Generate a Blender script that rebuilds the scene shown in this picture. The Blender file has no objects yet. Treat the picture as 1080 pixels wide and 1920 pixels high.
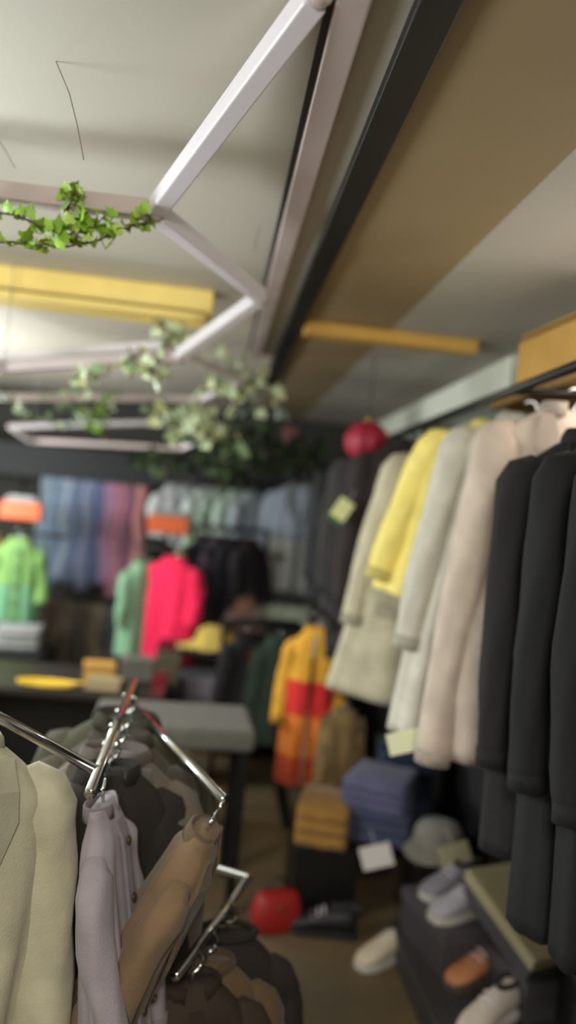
import bpy, bmesh, math, random
from mathutils import Vector, Matrix, noise
R = math.radians
random.seed(7)
S = bpy.context.scene
COL = S.collection

# ------------------------------------------------------------------ camera model
H = 1.55                       # eye height
F = 1400.0                     # focal length for a 1080 x 1920 frame
ROLL, YAW = R(5.5), R(5.7)
cr, sr, cy_, sy_ = math.cos(ROLL), math.sin(ROLL), math.cos(YAW), math.sin(YAW)
def ray(u, v):
    du, dv = (u - 540) / F, (960 - v) / F
    xc, zc = du * cr - dv * sr, du * sr + dv * cr
    return Vector((xc * cy_ + sy_, -xc * sy_ + cy_, zc))
def PY(u, v, y):
    d = ray(u, v); return Vector((0, 0, H)) + d * (y / d.y)
def PZ(u, v, z):
    d = ray(u, v); return Vector((0, 0, H)) + d * ((z - H) / d.z)
def PX(u, v, x):
    d = ray(u, v); return Vector((0, 0, H)) + d * (x / d.x)

cam_d = bpy.data.cameras.new('camera')
cam = bpy.data.objects.new('camera', cam_d); COL.objects.link(cam)
cam_d.sensor_fit = 'VERTICAL'; cam_d.sensor_height = 36; cam_d.lens = F / 1920 * 36
cam_d.clip_start = 0.02
right0 = Vector((cy_, -sy_, 0)); fwd = Vector((sy_, cy_, 0)); up0 = Vector((0, 0, 1))
right = right0 * cr + up0 * sr          # world directions of the image axes
up = -right0 * sr + up0 * cr
M = Matrix((right, up, -fwd)).transposed().to_4x4()
M.translation = Vector((0, 0, H))
cam.matrix_world = M
S.camera = cam
cam_d.dof.use_dof = True
cam_d.dof.focus_distance = 1.25
cam_d.dof.aperture_fstop = 1.0
cam_d.dof.aperture_blades = 0

# ------------------------------------------------------------------ materials
def lin(c):
    return tuple(((x / 255) / 12.92 if x / 255 <= .04045 else (((x / 255) + .055) / 1.055) ** 2.4) for x in c) + (1,)
MATS = {}
def mat(name, rgb, rough=.6, metal=0., var=.12, scale=8., bump=.0, bscale=300., sheen=0., rgb2=None):
    if name in MATS: return MATS[name]
    m = bpy.data.materials.new(name); m.use_nodes = True
    nt = m.node_tree; b = nt.nodes['Principled BSDF']
    b.inputs['Roughness'].default_value = rough; b.inputs['Metallic'].default_value = metal
    if sheen: b.inputs['Sheen Weight'].default_value = sheen
    tc = nt.nodes.new('ShaderNodeTexCoord')
    n = nt.nodes.new('ShaderNodeTexNoise'); n.inputs['Scale'].default_value = scale; n.inputs['Detail'].default_value = 4
    nt.links.new(tc.outputs['Object'], n.inputs['Vector'])
    rp = nt.nodes.new('ShaderNodeValToRGB')
    c1 = lin(rgb); c2 = lin(rgb2) if rgb2 else tuple(x * (1 - 2 * var) for x in c1[:3]) + (1,)
    rp.color_ramp.elements[0].position = .3; rp.color_ramp.elements[1].position = .65
    rp.color_ramp.elements[0].color = c2; rp.color_ramp.elements[1].color = c1
    nt.links.new(n.outputs['Fac'], rp.inputs['Fac']); nt.links.new(rp.outputs['Color'], b.inputs['Base Color'])
    if bump:
        n2 = nt.nodes.new('ShaderNodeTexNoise'); n2.inputs['Scale'].default_value = bscale
        nt.links.new(tc.outputs['Object'], n2.inputs['Vector'])
        bp = nt.nodes.new('ShaderNodeBump'); bp.inputs['Strength'].default_value = bump; bp.inputs['Distance'].default_value = .002
        nt.links.new(n2.outputs['Fac'], bp.inputs['Height']); nt.links.new(bp.outputs['Normal'], b.inputs['Normal'])
    MATS[name] = m; return m
def cloth(rgb, var=.1):
    return mat('cloth_%d_%d_%d' % tuple(rgb), rgb, .9, 0, var, 14, .5, 260, .12 if max(rgb) > 60 else 0.)

chrome = mat('chrome', (215, 215, 215), .12, 1, .03)
gold = mat('brass', (225, 190, 110), .2, 1, .05)
black_metal = mat('black_metal', (28, 27, 26), .4, .3, .1)
white_tube = mat('white_painted_tube', (228, 220, 226), .35, 0, .04, 5)
pink_tube = mat('pale_mauve_tube', (190, 172, 168), .4, 0, .06, 5)
black_plastic = mat('black_plastic', (24, 22, 22), .5, 0, .1)

# ------------------------------------------------------------------ mesh helpers
def obj(name, bm, m, parent=None, smooth=False, bevel=0.):
    me = bpy.data.meshes.new(name)
    bmesh.ops.recalc_face_normals(bm, faces=bm.faces[:])
    if smooth:
        for f in bm.faces: f.smooth = True
    bm.to_mesh(me); bm.free()
    for x in (m if isinstance(m, (list, tuple)) else [m]): me.materials.append(x)
    o = bpy.data.objects.new(name, me); COL.objects.link(o)
    if parent is not None: o.parent = parent
    if bevel:
        b = o.modifiers.new('bevel', 'BEVEL'); b.width = bevel; b.segments = 3; b.limit_method = 'ANGLE'
    return o
def tag(o, label=None, cat=None, group=None, kind=None):
    if label: o['label'] = label
    if cat: o['category'] = cat
    if group: o['group'] = group
    if kind: o['kind'] = kind
    return o
def thing(name, label, cat, loc=(0, 0, 0), rz=0., group=None, tilt=0., pitch=0.):
    o = bpy.data.objects.new(name, None); COL.objects.link(o)
    o.empty_display_size = .05
    o.location = loc; o.rotation_euler = (pitch, tilt, rz)
    return tag(o, label, cat, group)
def struct(name, bm, m):
    return tag(obj(name, bm, m), kind='structure')
def box(bm, c, s, rot=None):
    r = bmesh.ops.create_cube(bm, size=1)['verts']
    mx = Matrix.Translation(Vector(c)) @ (rot.to_4x4() if rot else Matrix()) @ Matrix.Diagonal((*s, 1))
    bmesh.ops.transform(bm, matrix=mx, verts=r); return r
def loft(bm, rings, cap=(True, True), closed=True):
    vs = [[bm.verts.new(p) for p in r] for r in rings]
    n = len(vs[0])
    for a, b in zip(vs, vs[1:]):
        for i in range(n if closed else n - 1):
            bm.faces.new((a[i], a[(i + 1) % n], b[(i + 1) % n], b[i]))
    if closed:
        if cap[0]: bm.faces.new(vs[0][::-1])
        if cap[1]: bm.faces.new(vs[-1])
    return vs
def frame(t):
    t = t.normalized(); a = Vector((0, 0, 1)) if abs(t.z) < .95 else Vector((1, 0, 0))
    x = t.cross(a).normalized(); return x, x.cross(t).normalized()
def tube(bm, pts, r, n=10, flat=1., ax=None, wob=0., seed=0.):
    pts = [Vector(p) for p in pts]; rings = []
    for i, p in enumerate(pts):
        t = (pts[min(i + 1, len(pts) - 1)] - pts[max(i - 1, 0)])
        if ax is not None:
            y = Vector(ax); x = y.cross(t).normalized(); y = t.cross(x).normalized()
        else: x, y = frame(t)
        rr = r[i] if isinstance(r, (list, tuple)) else r
        ring = []
        for k in range(n):
            a = 2 * math.pi * k / n
            w = 1 + wob * math.sin(3 * a + i * 1.1 + seed) + wob * math.sin(5 * a - i * .7 + seed * 2)
            ring.append(p + x * (math.cos(a) * rr * w) + y * (math.sin(a) * rr * flat * w))
        rings.append(ring)
    loft(bm, rings)
def bar(bm, a, b, w, h=None):
    """square tube from a to b"""
    a, b = Vector(a), Vector(b); h = h or w
    x, y = frame(b - a)
    loft(bm, [[p + x * (sx * w / 2) + y * (sz * h / 2) for sx, sz in ((-1, -1), (1, -1), (1, 1), (-1, 1))] for p in (a, b)])
def sphere(bm, c, r, sq=(1, 1, 1), seg=24):
    v = bmesh.ops.create_uvsphere(bm, u_segments=seg, v_segments=seg // 2, radius=r)['verts']
    bmesh.ops.transform(bm, matrix=Matrix.Translation(Vector(c)) @ Matrix.Diagonal((*sq, 1)), verts=v)
def NB(): return bmesh.new()

# ------------------------------------------------------------------ the setting
X0, X1, Y0, Y1, ZC = -2.5, 1.18, -1.6, 5.9, H + .75
m_ceil = mat('ceiling_plaster', (192, 184, 170), .75, 0, .03, 1.2, .15, 30)
m_ceil_tan = mat('ceiling_tan_strip', (156, 134, 98), .75, 0, .05, 1.5, .15, 30)
m_ceil_grey = mat('ceiling_grey_strip', (190, 182, 170), .7, 0, .04, 1.5, .15, 30)
m_wall = mat('wall_paint', (168, 172, 160), .8, 0, .04, 2)
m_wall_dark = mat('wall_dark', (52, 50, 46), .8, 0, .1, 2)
m_floor = mat('floor_brown_concrete', (120, 98, 66), .55, 0, .12, 1.6, .2, 60, rgb2=(84, 78, 66))
def slab(name, x0, x1, y0, y1, z0, z1, m):
    bm = NB(); box(bm, ((x0 + x1) / 2, (y0 + y1) / 2, (z0 + z1) / 2), (x1 - x0, y1 - y0, z1 - z0)); return struct(name, bm, m)
slab('floor', X0 - .1, X1 + .1, Y0 - .1, Y1 + .1, -.1, 0, m_floor)
slab('ceiling', X0 - .1, X1 + .1, Y0 - .1, Y1 + .1, ZC, ZC + .1, m_ceil)
slab('trim_1', .275, .62, Y0, Y1, ZC - .006, ZC, m_ceil_tan)  # tan-toned strip along the ceiling, with a grey-toned one beside it
slab('trim_2', .62, X1, Y0, Y1, ZC - .006, ZC, m_ceil_grey)
slab('wall_right', X1, X1 + .1, Y0, Y1, 0, ZC, m_wall)
slab('trim_3', X1 - .012, X1, Y0, Y1, 0, H + .42, mat('dark_wall_panel', (34, 33, 34), .7, 0, .12, 3))
slab('wall_left', X0 - .1, X0, Y0, Y1, 0, ZC, m_wall)
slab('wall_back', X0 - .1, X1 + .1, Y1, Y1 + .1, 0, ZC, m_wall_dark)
slab('wall_front', X0 - .1, X1 + .1, Y0 - .1, Y0, 0, ZC, m_wall)

# black bar and pale track along the ceiling
bm = NB(); box(bm, (.246, 1.9, ZC - .014), (.062, 5.2, .028))
tag(obj('ceiling_rail', bm, black_plastic, bevel=.004), 'long black rail running along the ceiling', 'rail')
t = thing('lighting_track', 'pale mauve track along the ceiling beside the black rail', 'track', (.128, 1.55, ZC))
bm = NB(); box(bm, (0, 0, -.014), (.05, 4.2, .028)); obj('channel', bm, pink_tube, t, bevel=.005)
bm = NB(); box(bm, (-.031, .5, -.007), (.010, 3.2, .014)); obj('track_shadow', bm, black_plastic, t)  # black strip standing in for the shadow along the track's left side

# yellow beams across the ceiling
m_yel = mat('yellow_painted_wood', (255, 222, 128), .5, 0, .05, 6)
m_yel2 = mat('ochre_painted_wood', (228, 176, 84), .55, 0, .06, 6)
b0 = PZ(402, 545, ZC)
t = thing('ceiling_beam', 'bright yellow beam across the ceiling with a lower lip', 'beam', (b0.x, b0.y, ZC))
bm = NB(); box(bm, (-1.0, .05, -.045), (2.0, .1, .09)); obj('beam_face', bm, m_yel, t, bevel=.006)
bm = NB(); box(bm, (-1.02, .06, -.1), (2.0, .16, .022)); obj('lip', bm, m_yel, t, bevel=.004)
bm = NB(); box(bm, (-1.02, .02, -.088), (1.99, .085, .006)); obj('lip_shadow', bm, mat('lip_shadow', (120, 95, 50), .8), t)  # dark brown strip painting the shadow line between beam face and lip
c0, c1 = PZ(512, 590, ZC), PZ(895, 640, ZC)
bm = NB(); box(bm, ((.285 + c1.x) / 2, c0.y + .04, ZC - .026), (c1.x - .285, .08, .052))
tag(obj('ceiling_batten', bm, m_yel2, bevel=.006), 'ochre batten on the ceiling right of the black rail', 'batten')

# ------------------------------------------------------------------ hexagon frames under the ceiling
def hexframe(label, pts, edges, w, colors, hang=()):
    c = sum(pts, Vector()) / len(pts)
    t = thing('hexagon_frame', label, 'hanging frame', c, 0, 'white hexagon frames under the ceiling')
    for (i, j), m in zip(edges, colors):
        bm = NB(); d = (pts[j] - pts[i]).normalized() * w * .3
        bar(bm, pts[i] - c + d, pts[j] - c - d, w); obj('tube', bm, m, t, bevel=w * .12)
    for p in pts:
        bm = NB(); sphere(bm, p - c, w * .62, seg=12); obj('joint', bm, pink_tube, t, True)
    for p in hang:
        bm = NB(); tube(bm, [p - c, Vector((p.x, p.y, ZC)) - c], .0016, 6); obj('hanging_wire', bm, chrome, t)
    return t
A = PZ(290, 396, H + .60); B = PZ(490, 556, H + .60); C_ = PY(334, 668, 2.5); D = PY(8, 688, 2.62)
O_ = (A + D) / 2; E = 2 * O_ - B; Ff = 2 * O_ - C_
Ff = Vector((Ff.x, A.y + .02, A.z)); G = PZ(600, -20, H + .735)
hexframe('large white hexagon frame nearest the camera with bright green ivy', [A, B, C_, D, E, Ff, G],
         [(0, 1), (1, 2), (2, 3), (3, 4), (4, 5), (5, 0), (0, 6)], .038,
         [white_tube, white_tube, pink_tube, white_tube, white_tube, pink_tube, white_tube], [D, E, Ff])
B2 = PZ(452, 716, H + .52); C2 = PZ(380, 748, H + .49); D2 = PY(-5, 744, C2.y + .2)
O2 = (B2 + D2) / 2 + Vector((-.1, -.25, .06))
A2 = B2 + Vector((-.28, -.42, .03)); E2 = D2 + Vector((-.2, -.5, .05)); F2 = (A2 + E2) / 2 + Vector((0, -.05, .02))
hexframe('middle white hexagon frame behind the pale variegated ivy', [B2, C2, D2, E2, A2],
         [(0, 1), (1, 2), (2, 3), (3, 4), (4, 0)], .03, [white_tube, pink_tube, white_tube, white_tube, white_tube], [D2])
B3 = PZ(385, 822, H + .37); C3 = PY(340, 841, B3.y + .12); D3 = PY(58, 826, C3.y + .1); E3 = PY(20, 800, D3.y - .5); A3 = PY(300, 792, E3.y)
hexframe('small white hexagon frame farthest away near the back racks', [B3, C3, D3, E3, A3],
         [(0, 1), (1, 2), (2, 3), (3, 4), (4, 0)], .024, [white_tube, pink_tube, white_tube, white_tube, white_tube], [D3, A3])

# thin wires against the ceiling
m_thread = mat('thin_wire', (120, 112, 100), .5)
for lab, px, z in (('long curved thin wire hanging below the ceiling at upper left', ((105, 115), (130, 175), (145, 235), (157, 300)), .70),
                   ('short thin wire by the left edge above the green ivy', ((-8, 255), (12, 285), (28, 315)), .70),
                   ('short thin wire hanging beside the pale mauve track', ((487, 425), (481, 450), (477, 472)), .68)):
    bm = NB(); p0 = PZ(*px[0], ZC); pts = [p0] + [PY(u, v, p0.y) for u, v in px[1:]]
    tube(bm, pts, .0011, 6); tag(obj('wire', bm, m_thread), lab, 'wire')

# ------------------------------------------------------------------ ivy
def leaf(bm, c, size, rot, mi):
    pts = [(0, 0), (.28, -.12), (.5, .1), (.36, .3), (.46, .55), (.2, .62), (0, 1), (-.2, .62), (-.46, .55), (-.36, .3), (-.5, .1), (-.28, -.12)]
    cv = bm.verts.new(c + rot @ Vector((0, .35 * size, -.06 * size)))
    vs = [bm.verts.new(c + rot @ Vector((x * size, y * size, .09 * size * abs(x) * 2 - .12 * size * y * y))) for x, y in pts]
    for i in range(len(vs)):
        f = bm.faces.new((cv, vs[i], vs[(i + 1) % len(vs)])); f.material_index = mi; f.smooth = True
def leafmat(name, rgb):
    m = mat(name, rgb, .45, 0, .15, 30)
    b = m.node_tree.nodes['Principled BSDF']; b.inputs['Subsurface Weight'].default_value = 0
    return m
lf_bright = leafmat('bright_green_leaf', (140, 182, 48)); lf_lime = leafmat('lime_leaf', (178, 206, 90)); lf_dark = leafmat('dark_green_leaf', (44, 68, 26))
lf_pale = leafmat('pale_leaf', (214, 226, 182)); lf_cream = leafmat('cream_leaf', (226, 226, 168)); lf_mid = leafmat('sage_leaf', (150, 178, 130))
lf_teal = leafmat('deep_green_leaf', (24, 40, 24)); stem_m = mat('vine_stem', (92, 74, 40), .7)
def ivy(label, runs, mats, w, size, spread, n, seed):
    rnd = random.Random(seed)
    base = runs[0][0]
    t = thing('ivy_garland', label, 'ivy', base, 0, 'ivy garlands on the hexagon frames')
    bv, bl = NB(), NB()
    for run in runs:
        pts = []
        for a, b in zip(run, run[1:]):
            for k in range(4):
                pts.append(a.lerp(b, k / 4) + Vector([rnd.uniform(-1, 1) * spread * .25 for _ in range(3)]))
        pts.append(run[-1])
        tube(bv, [p - base for p in pts], .0022, 6)
        for _ in range(n):
            i = rnd.randrange(len(pts) - 1); p = pts[i].lerp(pts[i + 1], rnd.random())
            q = p + Vector((rnd.gauss(0, spread), rnd.gauss(0, spread), rnd.gauss(-.2 * spread, spread * .7)))
            rot = Matrix.Rotation(rnd.uniform(0, 6.28), 3, 'Z') @ Matrix.Rotation(rnd.uniform(.3, 2.4), 3, 'X') @ Matrix.Rotation(rnd.uniform(-.6, .6), 3, 'Y')
            s = size * rnd.uniform(.65, 1.2)
            tube(bv, [p - base, (p + q) / 2 - base + Vector((0, 0, .1 * size)), q - base], .0011, 5)
            leaf(bl, q - base, s, rot, rnd.choices(range(len(mats)), w)[0])
    obj('vine', bv, stem_m, t, True); obj('foliage', bl, mats, t)
    return t
y1 = A.y - .03
ivy('bright green ivy sprig on the near tube at upper left', [
    [PY(-40, 385, y1), PY(30, 405, y1), PY(90, 430, y1), PY(150, 445, y1)],
    [PY(140, 360, y1), PY(125, 395, y1), PY(150, 430, y1), PY(205, 425, y1)],
    [PY(-30, 455, y1), PY(40, 455, y1), PY(110, 465, y1), PY(190, 450, y1), PY(225, 432, y1), PY(285, 412, y1)]],
    [lf_bright, lf_lime, lf_mid], [6, 2, .5], .030, .014, 40, 3)
y2 = C_.y
ivy('pale variegated ivy strand trailing off the near frame', [
    [PY(300, 605, y2), PY(325, 625, y2), PY(345, 660, y2)], [PY(320, 672, y2), PY(250, 668, y2), PY(200, 700, y2), PY(150, 722, y2), PY(160, 700, y2)],
    [PY(235, 690, y2), PY(290, 695, y2), PY(300, 712, y2)]], [lf_pale, lf_cream, lf_mid], [3, 3, 1], .044, .022, 26, 5)
y3 = C2.y - .3
ivy('large clump of whitish variegated ivy below the black rail end', [
    [PY(470, 690, y3), PY(430, 730, y3), PY(380, 790, y3), PY(310, 800, y3)], [PY(440, 700, y3), PY(390, 760, y3), PY(410, 830, y3), PY(400, 845, y3)],
    [PY(500, 740, y3), PY(460, 720, y3), PY(400, 700, y3)], [PY(300, 790, y3), PY(360, 780, y3), PY(350, 820, y3)]],
    [lf_pale, lf_mid, lf_cream, lf_dark], [6, 2, 2, .6], .056, .05, 42, 8)
ivy('green and cream ivy tuft hanging left of the whitish clump', [
    [PY(100, 745, y3), PY(140, 770, y3), PY(150, 795, y3)], [PY(190, 750, y3), PY(180, 780, y3), PY(200, 810, y3)], [PY(120, 750, y3), PY(190, 752, y3), PY(215, 760, y3)]],
    [lf_mid, lf_bright, lf_pale], [3, 2, 2], .042, .03, 16, 11)
ivy('small ivy strand at the left edge above the back racks', [
    [PY(-20, 735, y3), PY(20, 755, y3), PY(60, 785, y3), PY(130, 798, y3)]], [lf_mid, lf_dark, lf_pale], [3, 2, 1], .036, .022, 30, 12)
y4 = 3.9
ivy('dark green ivy mass hanging above the pale shirts', [
    [PY(420, 860, y4), PY(480, 850, y4), PY(540, 850, y4)], [PY(470, 770, y4), PY(500, 820, y4), PY(530, 880, y4)], [PY(430, 830, y4), PY(440, 880, y4), PY(410, 890, y4)],
    [PY(540, 800, y4), PY(560, 850, y4), PY(590, 870, y4)], [PY(250, 860, y4), PY(330, 866, y4), PY(430, 870, y4)]],
    [lf_dark, lf_teal, lf_mid], [5, 4, .7], .07, .06, 40, 13)

# ------------------------------------------------------------------ garments
def hanger(loc, rz, label, group, m=chrome, w=.19, tilt=0., pitch=0.):
    t = thing('clothes_hanger', label, 'hanger', loc, rz, group, tilt, pitch)
    bm = NB(); tube(bm, [(-w, 0, -.075), (-w * .5, 0, -.035), (-.01, 0, -.004), (0, 0, 0), (.01, 0, -.004), (w * .5, 0, -.035), (w, 0, -.075)], .006, 8)
    tube(bm, [(-w, 0, -.075), (w, 0, -.078)], .0035, 8); obj('shoulder_bar', bm, m, t, True)
    bm = NB(); pts = [(0, 0, -.002), (0, 0, .03)] + [(.022 * math.sin(a), 0, .055 - .022 * math.cos(a)) for a in [R(x) for x in range(0, 260, 20)]]
    tube(bm, pts, .0032, 8); obj('hook', bm, chrome, t, True)
    return t
HOOK = .079
def ring(z, w, d, n, t, amp, ph, bend=0.):
    out = []
    for k in range(n):
        a = 2 * math.pi * k / n; c, s = math.cos(a), math.sin(a)
        x = w * math.copysign(abs(c) ** .75, c); y = d * math.copysign(abs(s) ** .8, s)
        f = amp * t * (math.sin(7 * a + ph) + .7 * math.sin(11 * a + ph * 2.3 + 3 * t) + .8 * noise.noise(Vector((x * 9 + ph, s * 2, z * 4))))
        out.append(Vector((x + f * .35 * c, y + f * (s if abs(s) > .2 else .4 * (1 if s >= 0 else -1)) + bend * t, z)))
    return out
def prof(t, hw, L, flare):
    z = -t * L
    if -z < .09: return max(.06, hw * (.34 + .66 * (-z / .09) ** .8))
    u = (-z - .09) / (L - .09)
    return hw * (1 + .05 * math.sin(u * 3) + flare * u * u)
def jacket(name, label, cat, loc, rz, rgb, L=.75, hw=.21, dp=.055, sl=.58, style='lapel', group=None, tilt=0., flare=.12,
           seed=0, blocks=None, accent=None, pocket=True, sw=.05, sleeve_in=0., hang=None, hgroup=None, pitch=0.):
    """garment on a hanger; loc = point on the rail it hangs from"""
    loc = Vector(loc); tv = Matrix.Rotation(rz, 3, 'Z') @ Matrix.Rotation(tilt, 3, 'Y') @ Matrix.Rotation(pitch, 3, 'X')
    t = thing(name, label, cat, loc - tv @ Vector((0, 0, HOOK)), rz, group, tilt, pitch)
    m = cloth(rgb); acc = cloth(accent or tuple(int(x * .82) for x in rgb)); ph = seed * 1.7 + .4
    n = 44; N = 26
    cuts = [(0, 1, m, 'body')] if not blocks else [(a, b, cloth(c), nm) for a, b, c, nm in blocks]
    for a, b, mm, nm in cuts:
        bm = NB(); ts = [a + (b - a) * i / N for i in range(N + 1)] if blocks else [0, .02, .045, .07, .1, .13] + [.13 + .87 * i / N for i in range(1, N + 1)]
        rings = [ring(-q * L + .012, prof(q, hw, L, flare), dp * (.5 + .5 * min(1, q * 9)) * (1 + .35 * q), n, min(1, q * 1.3), .011, ph) for q in ts]
        if b == 1:    # turn the hem inward
            last = rings[-1]; c = sum(last, Vector()) / n
            rings += [[p.lerp(c, .08) + Vector((0, 0, .004)) for p in last], [p.lerp(c, .1) + Vector((0, 0, .09)) for p in last]]
        loft(bm, rings); obj(nm, bm, mm, t, True)
    front = lambda x, z, o=.006: Vector((x, -(dp * (.5 + .5 * min(1, -z / L * 9)) * (1 + .35 * (-z / L))) * (max(0, 1 - (abs(x) / hw) ** 2.4)) ** .4 - o - .006 * min(1, -z / L), z))
    if sl:
        for s in (-1, 1):
            bm = NB(); pts, rr = [(s * hw * .62, 0, -.066), (s * hw * .76, -.002, -.070), (s * hw * .87, -.006, -.084)], [sw * .4, sw * .74, sw * .98]
            K = 14
            for i in range(K + 1):
                q = i / K
                pts.append((s * (hw * .93 + .018 * math.sin(q * 2.2) + .02 * q - sleeve_in * q), -.012 - .03 * q * q - .01 * math.sin(q * 5 + ph), -.112 - q * (sl - .037)))
                rr.append(sw * (1.12 - .34 * q + .05 * math.sin(q * 14 + ph)))
            tube(bm, pts, rr, 18, .8, (0, 1, 0), .05, ph + s); sm = obj('sleeve', bm, cloth(blocks[0][2]) if blocks else m, t, True)
            if sl > .3:
                bm = NB(); e = Vector(pts[-1]); tube(bm, [e + Vector((0, 0, .035)), e + Vector((0, 0, -.004))], sw * .84, 18, .8, (0, 1, 0))
                obj('cuff', bm, acc, sm, True)
    # collar
    bm = NB()
    cs = []; ck = min(1, hw / .19)
    for i in range(17):
        a = R(-70 + i * (320 / 16)) + math.pi / 2 + R(90 - 70 + 0)
        a = R(-70) + R(320) * i / 16
        px, py = .075 * ck * math.cos(a), .045 * ck * math.sin(a) + .004
        cs.append([Vector((px, py, .0)), Vector((px * 1.08, py * 1.1, .032 * ck)), Vector((px * 1.22, py * 1.25, .014)), Vector((px * 1.28, py * 1.34, -.010)), Vector((px * 1.1, py * 1.15, -.008))])
    if style != 'tee':
        loft(bm, cs); obj('collar', bm, acc, t, True)
    else:
        tube(bm, [(.068 * math.cos(R(x)), .04 * math.sin(R(x)), .016) for x in range(0, 361, 20)], .008, 8); obj('neckband', bm, acc, t, True)
    if style == 'lapel':
        for s in (-1, 1):
            bm = NB(); zs = [-.005, -.05, -.1, -.16, -.22, -.28]; wd = [.035, .055, .068, .055, .034, .004]
            loft(bm, [[front(s * (.05 * (1 - i / 5) + .004), z, .010), front(s * (.05 * (1 - i / 5) + .004 + w), z, .012), front(s * (.05 * (1 - i / 5) + .004 + w), z, .004), front(s * (.05 * (1 - i / 5) + .004), z, .004)] for i, (z, w) in enumerate(zip(zs, wd))])
            obj('lapel', bm, acc, t)
        top = -.28
    else: top = -.02
    if style in ('lapel', 'shirt'):
        bm = NB(); zz = [top - i * (-top * 0 + (L - .03 + top)) / 14 for i in range(15)]
        loft(bm, [[front(-.016, z, .008), front(.016, z, .008), front(.016, z, .002), front(-.016, z, .002)] for z in zz]); obj('front_placket', bm, acc, t)
        for i in range(4):
            z = top - .04 - i * .105
            if -z > L - .08: break
            bm = NB(); sphere(bm, front(.0, z, .012), .009, (1, .45, 1), 12); obj('button', bm, mat('horn_button', (70, 55, 40), .3), t, True)
    if style == 'zip':
        bm = NB(); loft(bm, [[front(-.007, -.02 - i * (L - .05) / 14, .009), front(.007, -.02 - i * (L - .05) / 14, .009), front(.007, -.02 - i * (L - .05) / 14, .002), front(-.007, -.02 - i * (L - .05) / 14, .002)] for i in range(15)]); obj('zipper', bm, chrome, t)
    if pocket and L > .55:
        for s in (-1, 1):
            bm = NB(); x0, x1 = s * hw * .32, s * hw * .78
            loft(bm, [[front(x0, z, .012), front(x1, z, .012), front(x1, z, .004), front(x0, z, .004)] for z in (-.62 * L, -.62 * L - .05)]); obj('pocket_flap', bm, acc, t, bevel=.002)
    if hang:
        h = hanger(loc - tv @ Vector((0, 0, HOOK - .002)), rz, hang, hgroup, tilt=tilt, w=hw * .86, pitch=pitch)
    return t
def trousers(label, loc, rz, rgb, L=.72, w=.2, group=None, seed=0, cat='trousers', tilt=0.):
    """folded over a rail at loc, hanging down both sides"""
    t = thing('trousers', label, cat, loc, rz, group, tilt); m = cloth(rgb); rnd = random.Random(seed)
    for s in (-1, 1):
        bm = NB(); pts = [(0, 0, .02), (0, s * .014, .018), (0, s * .026, -.01)] + [(.012 * math.sin(i * .8 + seed), s * (.03 + .012 * math.sin(i * .5 + seed)), -.04 - (L - .04) * (1 if s < 0 else .93) * i / 12) for i in range(13)]
        rings = []
        for i, p in enumerate(pts):
            q = i / len(pts); p = Vector(p); ww = w * (.52 + .06 * math.sin(q * 4 + seed))
            rings.append([p + Vector((ww * math.copysign(abs(math.cos(a)) ** .6, math.cos(a)), .013 * math.sin(a) * (1 + .5 * math.sin(5 * a + seed)), 0)) for a in [2 * math.pi * k / 24 for k in range(24)]])
        loft(bm, rings); lg = obj('leg', bm, m, t, True)
        bm = NB(); e = pts[-1]; box(bm, (e[0], e[1], e[2] + .016), (w * 1.06, .03, .03)); obj('hem', bm, cloth(tuple(int(x * .85) for x in rgb)), lg, bevel=.006)
    return t

# ---- right hand clothes rail
RX, RZ = .80, H + .40
t = thing('wall_clothes_rail', 'long dark rail carrying the beige jackets and black coats', 'clothes rail', (RX, 2.6, RZ))
bm = NB(); tube(bm, [(0, -2.1, 0), (0, 2.2, 0)], .014, 14); obj('rail', bm, black_metal, t, True)
for y in (-2.0, -.55, .7, 2.1):
    bm = NB(); tube(bm, [(0, y, 0), (.2, y, .02), (X1 - RX, y, .02)], .010, 10); obj('bracket', bm, black_metal, t, True)
hg_r = 'hangers on the right wall rail'
def RJ(y, *a, dx=0., dz=0., **k):
    return jacket(a[0], a[1], a[2], (RX + dx, y, RZ + dz), a[3], a[4], hgroup=hg_r, **k)
beige = (205, 190, 164)
RJ(2.72, 'jacket', 'beige linen jacket farthest along the pale group, beside the black coats', 'jacket', R(-6), (208, 198, 172), L=.96, hw=.215, sl=.62, dp=.075, seed=1, flare=.25, dx=.085, dz=-.05, hang='hanger holding the beige linen jacket nearest the dark coats', tilt=R(8))
RJ(2.36, 'cardigan', 'pale yellow cardigan hanging between two beige jackets', 'cardigan', R(-16), (253, 232, 132), L=.62, hw=.2, sl=.5, dp=.06, style='shirt', seed=2, dx=.115, tilt=R(13), hang='hanger holding the pale yellow cardigan', pocket=False)
RJ(2.16, 'jacket', 'oatmeal jacket with tan shading hanging in front of the yellow cardigan', 'jacket', R(-4), (206, 200, 184), L=.98, hw=.2, sl=.64, dp=.065, seed=3, dx=.115, tilt=R(7), hang='hanger holding the oatmeal jacket by the yellow cardigan', flare=.05)
RJ(1.9, 'coat', 'long pinkish beige coat nearest the black coats', 'coat', R(-8), (202, 184, 168), L=.95, hw=.2, sl=.88, dp=.06, seed=4, dx=.125, tilt=R(4), sw=.056, hang='hanger holding the pinkish beige coat', flare=.0)
for i, (y, L, c, lab, st) in enumerate((
        (1.68, .98, (26, 23, 23), 'black coat hanging next to the pinkish beige coat', 'lapel'),
        (1.54, 1.08, (19, 19, 20), 'long charcoal black coat, second from the beige group', 'shirt'),
        (1.40, 1.06, (15, 14, 15), 'black zipped coat, third from the beige group', 'zip'),
        (1.26, 1.02, (21, 18, 18), 'brownish black coat at the right edge of the photo', 'lapel'))):
    RJ(y, 'coat', lab, 'coat', R(-5 + 3 * i), c, L=L, hw=.2 - .008 * i, sl=.68, dp=.06, style=st, seed=10 + i, dx=.088 + .01 * i, tilt=R(-2), dz=-.09, hang='hanger holding the ' + lab, group='black coats at the near end of the right rail')
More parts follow.
